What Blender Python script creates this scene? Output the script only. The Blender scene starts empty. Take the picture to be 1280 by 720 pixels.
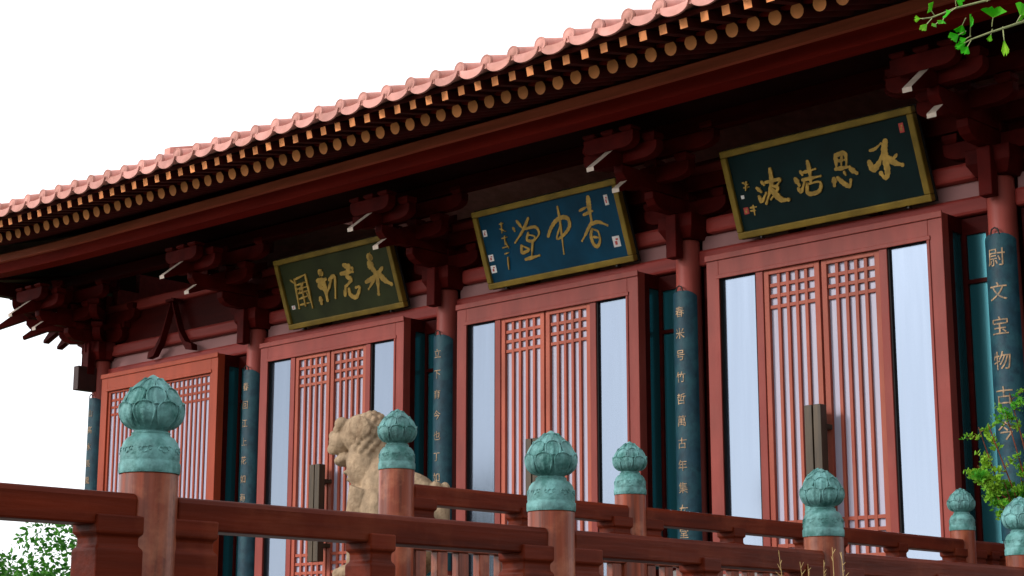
import bpy, bmesh, math, random
from mathutils import Vector, Matrix, noise
random.seed(7)
R = math.radians
scene = bpy.context.scene
C = scene.collection

# ------------------------------------------------------------------ camera, sky, sun, exposure
cam = bpy.data.cameras.new('camera')
cam.sensor_width = 36.0
cam.lens = 2238.0 / 1280.0 * 36.0
cam.clip_start = 0.1
cam.clip_end = 3000
cam_o = bpy.data.objects.new('camera', cam)
C.objects.link(cam_o)
cam_o.location = (0, 0, 1.6)
cam_o.rotation_euler = (R(90 + 12.06), 0, R(43.7))
scene.camera = cam_o

world = bpy.data.worlds.new('World')
scene.world = world
world.use_nodes = True
wn = world.node_tree
for n in list(wn.nodes): wn.nodes.remove(n)
w_out = wn.nodes.new('ShaderNodeOutputWorld')
w_bg = wn.nodes.new('ShaderNodeBackground')
w_sky = wn.nodes.new('ShaderNodeTexSky')
w_sky.sky_type = 'NISHITA'
w_sky.sun_disc = False
w_sky.air_density = 1.0
w_sky.dust_density = 1.5
w_sky.ozone_density = 1.0
SUN_EL, SUN_AZ = R(24), R(210)          # azimuth clockwise from +Y
w_sky.sun_elevation = SUN_EL
w_sky.sun_rotation = SUN_AZ
w_hs = wn.nodes.new('ShaderNodeHueSaturation')
w_hs.inputs['Saturation'].default_value = 0.18
w_hs.inputs['Value'].default_value = 2.1
wn.links.new(w_sky.outputs[0], w_hs.inputs['Color'])
w_mix = wn.nodes.new('ShaderNodeMixRGB')          # thin bright overcast over the clear sky
w_mix.inputs['Fac'].default_value = 0.7
w_mix.inputs['Color2'].default_value = (8.6, 8.8, 9.2, 1)
wn.links.new(w_hs.outputs[0], w_mix.inputs['Color1'])
wn.links.new(w_mix.outputs[0], w_bg.inputs[0])
w_bg.inputs[1].default_value = 0.15
wn.links.new(w_bg.outputs[0], w_out.inputs[0])

sun = bpy.data.lights.new('sun', 'SUN')
sun.energy = 2.0
sun.angle = R(10)
sun.color = (1.0, 0.95, 0.92)
sun_o = bpy.data.objects.new('sun', sun)
C.objects.link(sun_o)
sd = Vector((math.sin(SUN_AZ) * math.cos(SUN_EL), math.cos(SUN_AZ) * math.cos(SUN_EL), math.sin(SUN_EL)))
sun_o.rotation_euler = (-sd).to_track_quat('-Z', 'Y').to_euler()

scene.view_settings.view_transform = 'Standard'
scene.view_settings.look = 'None'
scene.view_settings.gamma = 1
scene.view_settings.use_curve_mapping = False
scene.view_settings.exposure = 0.2
scene.render.engine = 'CYCLES'
scene.cycles.max_bounces = 6

# ------------------------------------------------------------------ materials
def mat(name, col, rough=0.5, metal=0.0, var=0.25, scale=4.0, stretch=(1, 1, 1), bump=0.0, bscale=None, 
        col2=None, mixscale=2.0, mixlo=0.45, mixhi=0.6, spec=0.3, coat=0.0, sub=0.0):
    m = bpy.data.materials.new(name)
    m.use_nodes = True
    nt = m.node_tree
    b = nt.nodes['Principled BSDF']
    tc = nt.nodes.new('ShaderNodeTexCoord')
    mp = nt.nodes.new('ShaderNodeMapping')
    mp.inputs['Scale'].default_value = stretch
    oi = nt.nodes.new('ShaderNodeObjectInfo')          # every copy gets its own patch of the pattern
    cm = nt.nodes.new('ShaderNodeCombineXYZ')
    ml = nt.nodes.new('ShaderNodeMath'); ml.operation = 'MULTIPLY'; ml.inputs[1].default_value = 37.0
    nt.links.new(oi.outputs['Random'], ml.inputs[0])
    for k in range(3): nt.links.new(ml.outputs[0], cm.inputs[k])
    ad = nt.nodes.new('ShaderNodeVectorMath'); ad.operation = 'ADD'
    nt.links.new(tc.outputs['Object'], ad.inputs[0]); nt.links.new(cm.outputs[0], ad.inputs[1])
    nt.links.new(ad.outputs[0], mp.inputs[0])
    nz = nt.nodes.new('ShaderNodeTexNoise')
    nz.inputs['Scale'].default_value = scale
    nz.inputs['Detail'].default_value = 6
    nt.links.new(mp.outputs[0], nz.inputs['Vector'])
    cr = nt.nodes.new('ShaderNodeValToRGB')
    cr.color_ramp.elements[0].position = 0.3
    cr.color_ramp.elements[1].position = 0.7
    lo = [c * (1 - var) for c in col[:3]]
    hi = [min(1, c * (1 + var)) for c in col[:3]]
    cr.color_ramp.elements[0].color = (*lo, 1)
    cr.color_ramp.elements[1].color = (*hi, 1)
    nt.links.new(nz.outputs['Fac'], cr.inputs[0])
    last = cr.outputs[0]
    if col2:
        n2 = nt.nodes.new('ShaderNodeTexNoise')
        n2.inputs['Scale'].default_value = mixscale
        n2.inputs['Detail'].default_value = 8
        n2.inputs['Roughness'].default_value = 0.65
        nt.links.new(ad.outputs[0], n2.inputs['Vector'])
        r2 = nt.nodes.new('ShaderNodeMapRange')
        r2.inputs['From Min'].default_value = mixlo
        r2.inputs['From Max'].default_value = mixhi
        nt.links.new(n2.outputs['Fac'], r2.inputs['Value'])
        mx = nt.nodes.new('ShaderNodeMixRGB')
        nt.links.new(r2.outputs[0], mx.inputs['Fac'])
        nt.links.new(last, mx.inputs['Color1'])
        mx.inputs['Color2'].default_value = (*col2, 1)
        last = mx.outputs[0]
    mr = nt.nodes.new('ShaderNodeMapRange'); mr.inputs['To Min'].default_value = .86; mr.inputs['To Max'].default_value = 1.14
    nt.links.new(oi.outputs['Random'], mr.inputs['Value'])
    hv = nt.nodes.new('ShaderNodeHueSaturation'); nt.links.new(mr.outputs[0], hv.inputs['Value']); nt.links.new(last, hv.inputs['Color'])
    nt.links.new(hv.outputs[0], b.inputs['Base Color'])
    b.inputs['Roughness'].default_value = rough
    b.inputs['Metallic'].default_value = metal
    b.inputs['Specular IOR Level'].default_value = spec
    b.inputs['Coat Weight'].default_value = coat
    if bump:
        n3 = nt.nodes.new('ShaderNodeTexNoise')
        n3.inputs['Scale'].default_value = bscale or scale * 3
        n3.inputs['Detail'].default_value = 8
        nt.links.new(mp.outputs[0], n3.inputs['Vector'])
        bp = nt.nodes.new('ShaderNodeBump')
        bp.inputs['Strength'].default_value = bump
        bp.inputs['Distance'].default_value = 0.02
        nt.links.new(n3.outputs['Fac'], bp.inputs['Height'])
        nt.links.new(bp.outputs[0], b.inputs['Normal'])
    return m

M = {}
M['door'] = mat('painted_door_wood', (.205, .037, .027), .5, spec=.16, scale=3, stretch=(2, 2, .5), var=.2, bump=.08, col2=(.20, .028, .020), mixscale=1.6, mixlo=.45, mixhi=.75)
M['leaf_wood'] = mat('door_leaf_wood', (.29, .068, .038), .5, spec=.16, scale=3, stretch=(2, 2, .5), var=.2, bump=.08, col2=(.27, .05, .03), mixscale=2, mixlo=.45, mixhi=.75)
M['door_orange'] = mat('orange_door_wood', (.26, .042, .017), .5, spec=.14, scale=3, stretch=(2, 2, .5), var=.12, bump=.05)
M['column'] = mat('column_paint', (.26, .050, .038), .5, spec=.2, scale=3, stretch=(5, 5, .4), var=.12, bump=.06)
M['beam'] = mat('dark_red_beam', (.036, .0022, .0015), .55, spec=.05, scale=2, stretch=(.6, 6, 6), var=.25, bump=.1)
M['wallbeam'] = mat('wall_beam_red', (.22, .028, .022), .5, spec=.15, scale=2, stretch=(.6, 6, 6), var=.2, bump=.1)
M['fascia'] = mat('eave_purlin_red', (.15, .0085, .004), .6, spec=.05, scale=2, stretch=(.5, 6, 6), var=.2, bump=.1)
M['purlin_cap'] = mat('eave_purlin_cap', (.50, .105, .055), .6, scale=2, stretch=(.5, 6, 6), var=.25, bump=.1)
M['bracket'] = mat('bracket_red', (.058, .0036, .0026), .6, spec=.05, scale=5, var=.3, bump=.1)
M['ang'] = mat('cantilever_tip_paint', (.50, .40, .33), .5, scale=6, var=.2)  # paler than the bracket red: holds the sky light on the tips
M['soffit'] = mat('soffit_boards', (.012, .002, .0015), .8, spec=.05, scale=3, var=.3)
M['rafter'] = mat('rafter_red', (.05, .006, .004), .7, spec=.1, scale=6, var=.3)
M['rafter_end'] = mat('rafter_end_ochre', (.66, .24, .085), .6, spec=.15, scale=2.2, var=.3)
M['tile'] = mat('rose_glazed_tile', (.50, .235, .195), .7, spec=.15, scale=7, var=.15, bump=.1, col2=(.33, .14, .095), mixscale=1.3, mixlo=.5, mixhi=.75)
M['plaster'] = mat('pale_plaster', (.32, .15, .145), .7, scale=2, var=.1, bump=.1)
M['teal_board'] = mat('teal_lacquer', (.0055, .030, .045), .55, spec=.2, scale=9, var=.3, bump=.15, col2=(.010, .050, .064), mixscale=6)
M['gold'] = mat('dull_gold_paint', (.40, .24, .05), .5, metal=.2, scale=12, var=.3)
M['gold_pale'] = mat('worn_couplet_gold', (.30, .19, .10), .6, scale=14, var=.5, col2=(.05,.07,.07), mixscale=30, mixlo=.5, mixhi=.65)
M['gold_frame'] = mat('old_gold_frame', (.20, .125, .018), .5, spec=.2, metal=.15, scale=5, var=.25, bump=.1)
M['board_green'] = mat('dark_green_lacquer', (.0015, .014, .015), .5, spec=.12, scale=3, var=.3)
M['board_blue'] = mat('deep_blue_lacquer', (.001, .042, .085), .5, spec=.12, scale=3, var=.25)
M['board_olive'] = mat('olive_grey_lacquer', (.026, .030, .010), .5, spec=.12, scale=3, var=.3)
M['seal_white'] = mat('white_seal_paint', (.75, .7, .68), .6, var=.05)
M['seal_red'] = mat('red_seal_paint', (.5, .06, .05), .6, var=.1)
M['rail'] = mat('rail_varnished_wood', (.085, .0110, .0035), .42, spec=.06, scale=2.2, stretch=(8, .6, 8), var=.35, bump=.12, col2=(.15, .030, .012), mixscale=3, mixlo=.5, mixhi=.8)
M['post'] = mat('post_varnished_wood', (.155, .026, .007), .33, spec=.35, scale=3.5, stretch=(9, 9, .5), var=.5, bump=.12, col2=(.34, .12, .06), mixscale=5, mixlo=.5, mixhi=.8, coat=.0)
M['bronze_pull'] = mat('aged_bronze', (.042, .027, .013), .45, metal=.2, scale=5, stretch=(5, 5, .6), var=.35)
M['stone'] = mat('yellow_sandstone', (.32, .225, .14), .9, scale=9, var=.3, bump=1.0, bscale=22, col2=(.17, .10, .055), mixscale=5, mixlo=.5, mixhi=.75)
M['paving'] = mat('grey_stone_paving', (.07, .067, .06), .8, scale=3, var=.2, bump=.2)
M['plinth'] = mat('grey_granite_plinth', (.16, .15, .14), .75, scale=8, var=.15, bump=.2)
M['ground'] = mat('lawn_ground', (.035, .06, .02), .95, scale=1.5, var=.35, bump=.4, bscale=20)
M['bark'] = mat('tree_bark', (.11, .08, .055), .9, scale=6, stretch=(4, 4, .8), var=.35, bump=.6)
M['twig'] = mat('pale_green_twig', (.28, .30, .12), .6, scale=20, var=.3)
M['end_wood'] = mat('dark_end_wood', (.040, .014, .012), .6, spec=.3)
M['dark'] = mat('dark_interior', (.01, .008, .008), .9)
M['iron'] = mat('dark_iron', (.03, .03, .03), .5, metal=.6)
M['straw'] = mat('dry_straw', (.50, .33, .13), .7, scale=10, var=.25)

def bronze():
    m = mat('verdigris_bronze', (.10, .235, .225), .62, metal=.1, scale=14, var=.45, bump=.35, bscale=45,
            col2=(.030, .12, .105), mixscale=13, mixlo=.46, mixhi=.64)
    return m
M['bronze'] = bronze()

def glass_mat(name, col, rough, metal):
    m = bpy.data.materials.new(name); m.use_nodes = True
    nt = m.node_tree; b = nt.nodes['Principled BSDF']
    b.inputs['Base Color'].default_value = (*col, 1)
    b.inputs['Roughness'].default_value = rough
    b.inputs['Metallic'].default_value = metal
    tc = nt.nodes.new('ShaderNodeTexCoord')
    # rain streaks and dust on the film
    mp = nt.nodes.new('ShaderNodeMapping'); mp.inputs['Scale'].default_value = (14, 14, .5)
    nt.links.new(tc.outputs['Object'], mp.inputs[0])
    ns = nt.nodes.new('ShaderNodeTexNoise'); ns.inputs['Scale'].default_value = 1.3; ns.inputs['Detail'].default_value = 5
    nt.links.new(mp.outputs[0], ns.inputs['Vector'])
    mc = nt.nodes.new('ShaderNodeMixRGB'); mc.inputs['Color1'].default_value = (*[c*.94 for c in col], 1); mc.inputs['Color2'].default_value = (*[min(1, c*1.06) for c in col], 1)
    nt.links.new(ns.outputs['Fac'], mc.inputs['Fac']); nt.links.new(mc.outputs[0], b.inputs['Base Color'])
    rr = nt.nodes.new('ShaderNodeMapRange'); rr.inputs['To Min'].default_value = rough*.6; rr.inputs['To Max'].default_value = rough*2.2
    nt.links.new(ns.outputs['Fac'], rr.inputs['Value']); nt.links.new(rr.outputs[0], b.inputs['Roughness'])
    nz = nt.nodes.new('ShaderNodeTexNoise'); nz.inputs['Scale'].default_value = 1.1
    nt.links.new(tc.outputs['Object'], nz.inputs['Vector'])
    bp = nt.nodes.new('ShaderNodeBump'); bp.inputs['Strength'].default_value = .05; bp.inputs['Distance'].default_value = .02
    nt.links.new(nz.outputs['Fac'], bp.inputs['Height']); nt.links.new(bp.outputs[0], b.inputs['Normal'])
    return m
M['pane'] = glass_mat('blue_film_glass', (.135, .165, .215), .09, .88)
M['pane_lilac'] = glass_mat('lilac_paper_backed_glass', (.33, .31, .39), .4, .0)
M['teal_glass'] = glass_mat('teal_tinted_glass', (.022, .13, .155), .15, .6)

def leaf_mat(name, c1, c2, trans=.5):
    m = bpy.data.materials.new(name); m.use_nodes = True
    nt = m.node_tree; b = nt.nodes['Principled BSDF']
    tc = nt.nodes.new('ShaderNodeTexCoord')
    nz = nt.nodes.new('ShaderNodeTexNoise'); nz.inputs['Scale'].default_value = 5; nz.inputs['Detail'].default_value = 3
    nt.links.new(tc.outputs['Object'], nz.inputs['Vector'])
    cr = nt.nodes.new('ShaderNodeValToRGB')
    cr.color_ramp.elements[0].position = .38; cr.color_ramp.elements[1].position = .62
    cr.color_ramp.elements[0].color = (*c1, 1); cr.color_ramp.elements[1].color = (*c2, 1)
    nt.links.new(nz.outputs['Fac'], cr.inputs[0])
    nt.links.new(cr.outputs[0], b.inputs['Base Color'])
    b.inputs['Roughness'].default_value = .6; b.inputs['Specular IOR Level'].default_value = .15
    tr = nt.nodes.new('ShaderNodeBsdfTranslucent')
    nt.links.new(cr.outputs[0], tr.inputs['Color'])
    mx = nt.nodes.new('ShaderNodeMixShader'); mx.inputs[0].default_value = trans
    nt.links.new(b.outputs[0], mx.inputs[1]); nt.links.new(tr.outputs[0], mx.inputs[2])
    nt.links.new(mx.outputs[0], nt.nodes['Material Output'].inputs['Surface'])
    return m
M['leaf_dark'] = leaf_mat('evergreen_leaf', (.012, .05, .008), (.045, .13, .015), .25)
M['leaf_bush'] = leaf_mat('shrub_leaf', (.02, .12, .012), (.09, .30, .03), .4)
M['leaf_bright'] = leaf_mat('young_yellow_green_leaf', (.06, .30, .02), (.28, .50, .04), .4)
M['ginkgo'] = leaf_mat('ginkgo_leaf', (.05, .48, .01), (.34, .62, .03), .5)

# ------------------------------------------------------------------ mesh helpers
class MB:
    def __init__(s): s.v = []; s.f = []; s.m = []
    def add(s, vs, fs, mi=0):
        o = len(s.v); s.v += [tuple(p) for p in vs]
        for f in fs: s.f.append(tuple(o + i for i in f)); s.m.append(mi)
    def box(s, a, b, mi=0):
        x0, y0, z0 = a; x1, y1, z1 = b
        s.add([(x0,y0,z0),(x1,y0,z0),(x1,y1,z0),(x0,y1,z0),(x0,y0,z1),(x1,y0,z1),(x1,y1,z1),(x0,y1,z1)],
              [(0,3,2,1),(4,5,6,7),(0,1,5,4),(1,2,6,5),(2,3,7,6),(3,0,4,7)], mi)
    def beam(s, p, q, w, h, mi=0, endmi=None):        # box beam from p to q, top side upwards
        p = Vector(p); q = Vector(q); d = (q - p).normalized()
        up = Vector((0,0,1)) if abs(d.z) < .99 else Vector((0,1,0))
        r = d.cross(up).normalized() * w / 2; u = r.cross(d).normalized() * h / 2
        vs = []
        for c in (p, q):
            for sr, su in ((-1,-1),(1,-1),(1,1),(-1,1)): vs.append(c + r*sr + u*su)
        s.add(vs, [(0,1,5,4),(1,2,6,5),(2,3,7,6),(3,0,4,7)], mi)
        s.add(vs, [(3,2,1,0),(4,5,6,7)], mi if endmi is None else endmi)
    def prism(s, prof, ax, a, b, mi=0):                # closed 2D profile extruded along axis ax from a to b
        n = len(prof)
        def P(u, v, t):
            return {'x': (t,u,v), 'y': (u,t,v), 'z': (u,v,t)}[ax]
        vs = [P(u, v, a) for u, v in prof] + [P(u, v, b) for u, v in prof]
        fs = [(i, (i+1) % n, n+(i+1) % n, n+i) for i in range(n)]
        s.add(vs, fs + [tuple(reversed(range(n))), tuple(range(n, 2*n))], mi)
    def tube(s, pts, rad, n=10, mi=0, cap=True, endmi=None):
        pts = [Vector(p) for p in pts]
        if not hasattr(rad, '__len__'): rad = [rad]*len(pts)
        d0 = (pts[1]-pts[0]).normalized()
        ref = Vector((0,0,1)) if abs(d0.z) < .9 else Vector((1,0,0))
        r = d0.cross(ref).normalized(); vs = []
        for i, p in enumerate(pts):
            d = (pts[min(i+1, len(pts)-1)] - pts[max(i-1, 0)]).normalized()
            r = (r - d * r.dot(d)).normalized(); u = d.cross(r)
            for k in range(n):
                a = 2*math.pi*k/n; vs.append(p + (r*math.cos(a) + u*math.sin(a)) * rad[i])
        fs = [(i*n+k, i*n+(k+1) % n, (i+1)*n+(k+1) % n, (i+1)*n+k) for i in range(len(pts)-1) for k in range(n)]
        s.add(vs, fs, mi)
        if cap:
            L = (len(pts)-1)*n
            s.add(vs, [tuple(reversed(range(n))), tuple(range(L, L+n))], mi if endmi is None else endmi)
    def lathe(s, prof, n=24, c=(0,0,0), mi=0, fn=None):
        vs = []
        for r, z in prof:
            for k in range(n):
                a = 2*math.pi*k/n; rr = r if fn is None else fn(r, z, a)
                vs.append((c[0]+rr*math.cos(a), c[1]+rr*math.sin(a), c[2]+z))
        m = len(prof)
        fs = [(i*n+k, i*n+(k+1) % n, (i+1)*n+(k+1) % n, (i+1)*n+k) for i in range(m-1) for k in range(n)]
        s.add(vs, fs + [tuple(reversed(range(n))), tuple(range((m-1)*n, m*n))], mi)
    def ell(s, c, r, rot=None, nu=14, nv=9, mi=0):
        vs = []; c = Vector(c)
        for j in range(nv+1):
            t = math.pi*j/nv
            for i in range(nu):
                a = 2*math.pi*i/nu
                p = Vector((r[0]*math.sin(t)*math.cos(a), r[1]*math.sin(t)*math.sin(a), r[2]*math.cos(t)))
                if rot: p = rot @ p
                vs.append(c+p)
        fs = [(j*nu+i, j*nu+(i+1) % nu, (j+1)*nu+(i+1) % nu, (j+1)*nu+i) for j in range(nv) for i in range(nu)]
        s.add(vs, fs, mi)
    def mesh(s, name, mats, smooth=False):
        me = bpy.data.meshes.new(name); me.from_pydata(s.v, [], s.f)
        if not isinstance(mats, (list, tuple)): mats = [mats]
        for m in mats: me.materials.append(m)
        me.polygons.foreach_set('material_index', s.m)
        if smooth: me.polygons.foreach_set('use_smooth', [True]*len(me.polygons))
        bm = bmesh.new(); bm.from_mesh(me); bmesh.ops.recalc_face_normals(bm, faces=bm.faces); bm.to_mesh(me); bm.free()
        me.update(); return me
    def build(s, name, mats, parent=None, smooth=False, bevel=0, auto=False):
        o = bpy.data.objects.new(name, s.mesh(name, mats, smooth or auto))
        C.objects.link(o)
        if parent: o.parent = parent
        if bevel:
            b = o.modifiers.new('bevel', 'BEVEL'); b.width = bevel; b.segments = 2; b.limit_method = 'ANGLE'; b.angle_limit = R(40)
        if auto:
            me = o.data
            me.polygons.foreach_set('use_smooth', [True]*len(me.polygons))
            bm = bmesh.new(); bm.from_mesh(me)
            for e in bm.edges:
                if len(e.link_faces) == 2 and e.calc_face_angle(0) > R(35): e.smooth = False
            bm.to_mesh(me); bm.free()
        return o

def thing(name, label, cat, loc=(0,0,0), rz=0, group=None):
    o = bpy.data.objects.new(name, None); C.objects.link(o)
    o.empty_display_size = .2
    o.location = loc; o.rotation_euler = (0,0,rz); tag(o, label, cat, group); return o
def tag(o, label=None, cat=None, group=None, kind=None):
    if label: o['label'] = label
    if cat: o['category'] = cat
    if group: o['group'] = group
    if kind: o['kind'] = kind
    return o
def copy_tree(o, parent=None):
    c = o.copy(); C.objects.link(c)
    if parent: c.parent = parent
    for ch in list(o.children): copy_tree(ch, c)
    return c
def emptypart(name, parent, loc=(0,0,0)):
    o = bpy.data.objects.new(name, None); C.objects.link(o); o.empty_display_size = .1
    o.parent = parent; o.location = loc; return o

# ------------------------------------------------------------------ ground and terraces
def plane_obj(name, x0, y0, x1, y1, z, m, n=1):
    mb = MB()
    for i in range(n):
        for j in range(n):
            a = x0+(x1-x0)*i/n; b = x0+(x1-x0)*(i+1)/n; c = y0+(y1-y0)*j/n; d = y0+(y1-y0)*(j+1)/n
            mb.add([(a,c,z),(b,c,z),(b,d,z),(a,d,z)], [(0,1,2,3)])
    o = mb.build(name, m); tag(o, kind='structure'); return o
plane_obj('ground', -400, -400, 400, 400, 0, M['ground'], 8)
plane_obj('path', -4.9, -6, 6, 13.0, .004, M['paving'], 2)
t = MB(); t.box((-27, 6.6, 0.001), (-7.32, 13.99, 1.62)); tag(t.build('terrace', M['plinth'], bevel=.02), kind='structure')
t = MB(); t.box((-7.315, .4, 0.001), (-5.02, 13.99, 1.16)); tag(t.build('walkway', M['plinth'], bevel=.02), kind='structure')

# ------------------------------------------------------------------ the hall
COLS = [-22.88, -19.15, -15.42, -11.69, -7.95, -4.2]
HB = Vector((-13.5, 18, 0))
hall = thing('temple_hall', 'long red timber temple hall with rose tiled eaves, latticed doors and bracketed columns', 'temple', HB)
HINV = Matrix.Translation(-HB)
def hp(o):
    o.parent = hall; o.matrix_parent_inverse = HINV; return o

def rise(x):
    return .0158*max(0, -11.4-x) + .012*max(0, -20.6-x)**2
def frange(a, b, st):
    n = max(1, int(round((b-a)/st))); return [a+(b-a)*i/n for i in range(n+1)]
def sweep_x(prof, xs, k=1.0, mi=0, mb=None):
    mb = mb or MB(); n = len(prof); vs = []
    for x in xs:
        for y, z in prof: vs.append((x, y, z + k*rise(x)))
    fs = [(i*n+j, i*n+(j+1) % n, (i+1)*n+(j+1) % n, (i+1)*n+j) for i in range(len(xs)-1) for j in range(n)]
    L = (len(xs)-1)*n
    mb.add(vs, fs + [tuple(reversed(range(n))), tuple(range(L, L+n))], mi); return mb

XL, XR = -26.0, -3.4
XS = frange(XL, XR, .8)
# plinth and walls
b = MB(); b.box((-24.2, 14.0, 0.002), (-3.0, 25.5, 2.46)); b.box((-24.3, 13.9, 2.30), (-2.9, 25.6, 2.50))
hp(b.build('plinth', M['plinth'], bevel=.02))
b = MB()
b.box((-22.9, 24.6, 2.5), (-3.9, 24.8, 7.6)); b.box((-4.0, 15.2, 2.5), (-3.8, 24.6, 7.6))
b.box((-23.0, 15.2, 2.5), (-22.86, 15.6, 7.3)); b.box((-22.98, 15.6, 6.2), (-22.88, 24.6, 7.6))
b.box((-22.8, 16.6, 2.5), (-4.0, 16.7, 7.6))
hp(b.build('wall', M['wallbeam']))
b = MB()
for yy in frange(15.62, 24.5, 1.11)[:-1]: b.box((-22.95, yy, 2.5), (-22.91, yy+1.05, 6.2))
hp(b.build('end_window', M['teal_glass']))

# columns
cb = MB(); cb.lathe([(.15, 2.5), (.148, 2.9), (.143, 4.5), (.135, 5.9), (.125, 6.14), (.11, 6.16)], n=28)
cme = cb.mesh('column', M['column'], True)
base = MB(); base.lathe([(.30, 2.47), (.31, 2.53), (.27, 2.60), (.22, 2.62)], n=28); bme = base.mesh('column_base', M['plinth'], True)
for x in COLS:
    o = bpy.data.objects.new('column', cme); C.objects.link(o); hp(o); o.location = (x, 15, 0)
    p = bpy.data.objects.new('column_base', bme); C.objects.link(p); p.parent = o

# wall-line beams (pieces butt between the columns where they share a level)
def wallbar(name, y0, y1, z0, z1, m, inset=.0, bev=.012, x0=-22.88, x1=-4.2):
    for a, c in zip(COLS[:-1], COLS[1:]):
        q = MB(); q.box((a+inset, y0, z0), (c-inset, y1, z1)); hp(q.build(name, m, bevel=bev))
wallbar('tie_beam', 15.0, 15.2, 5.86, 6.035, M['wallbeam'], .13, .03)
wallbar('plaster_strip', 15.08, 15.16, 6.035, 6.20, M['plaster'], .13)
wallbar('architrave', 14.98, 15.18, 6.20, 6.375, M['wallbeam'], .25, .035)
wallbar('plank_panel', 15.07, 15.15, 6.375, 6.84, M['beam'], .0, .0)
wallbar('upper_beam', 14.99, 15.17, 6.84, 7.0, M['wallbeam'], .0, .035)
# projecting end of the side beam at the corner
q = MB(); q.box((-22.95, 14.55, 5.68), (-22.82, 14.87, 6.04)); hp(q.build('beam_end', M['end_wood'], bevel=.008))
# inverted V struts between bracket sets
def vstrut():
    b = MB()
    for s in (-1, 1):
        L = [(0.0,6.80),(.10,6.55),(.22,6.28),(.37,6.10),(.52,6.04)]
        vs = []
        for i, (x, z) in enumerate(L):
            w = .06 + .02*i/4
            for dy in (-.05, .05):
                vs.append((s*x, dy, z+w)); vs.append((s*x+s*.02, dy, z-w*.6 if i < 4 else z-.01))
        fs = []
        for i in range(4):
            o = i*4
            fs += [(o,o+4,o+5,o+1),(o+2,o+3,o+7,o+6),(o,o+2,o+6,o+4),(o+1,o+5,o+7,o+3)]
        fs += [(0,1,3,2),(16,18,19,17)]
        b.add(vs, fs)
    b.box((-.10,-.08,6.80),(.10,.08,6.838))
    return b.mesh('inverted_strut', M['bracket'])
vme = vstrut()
for a, c in zip(COLS[:-1], COLS[1:]):
    o = bpy.data.objects.new('inverted_strut', vme); C.objects.link(o); hp(o); o.location = ((a+c)/2, 14.93 if a < -20 else 15.02, 0)

# ---- doorways -------------------------------------------------------
def handle_mesh(s):
    b = MB(); b.box((s*.052-.045, -.26, 2.92), (s*.052+.045, -.16, 4.13))
    for z in (3.1, 3.9): b.box((s*.055-.02, -.17, z), (s*.055+.02, -.03, z+.05))
    return b
def leaf_mb(w, h0, h1, cols, rows, fr=.06):
    # a door leaf: frame, square lattice at top and bottom, long bars between
    b = MB(); y0, y1 = -.035, .02
    b.box((0,y0,h0),(fr,y1,h1)); b.box((w-fr,y0,h0),(w,y1,h1))
    b.box((fr,y0,h1-fr),(w-fr,y1,h1)); b.box((fr,y0,h0),(w-fr,y1,h0+.10))
    iw = w-2*fr; p = iw/cols; bw = .037
    zt, zb = h1-fr, h0+.10
    for i in range(1, cols): b.box((fr+i*p-bw/2, y0+.012, zb), (fr+i*p+bw/2, y1-.004, zt))
    for k in range(1, rows+1):
        for z in (zt-k*p*1.02, zb+k*p*1.02):
            b.box((fr, y0+.015, z-bw*.5), (w-fr, y1-.007, z+bw*.5))
    return b
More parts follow.
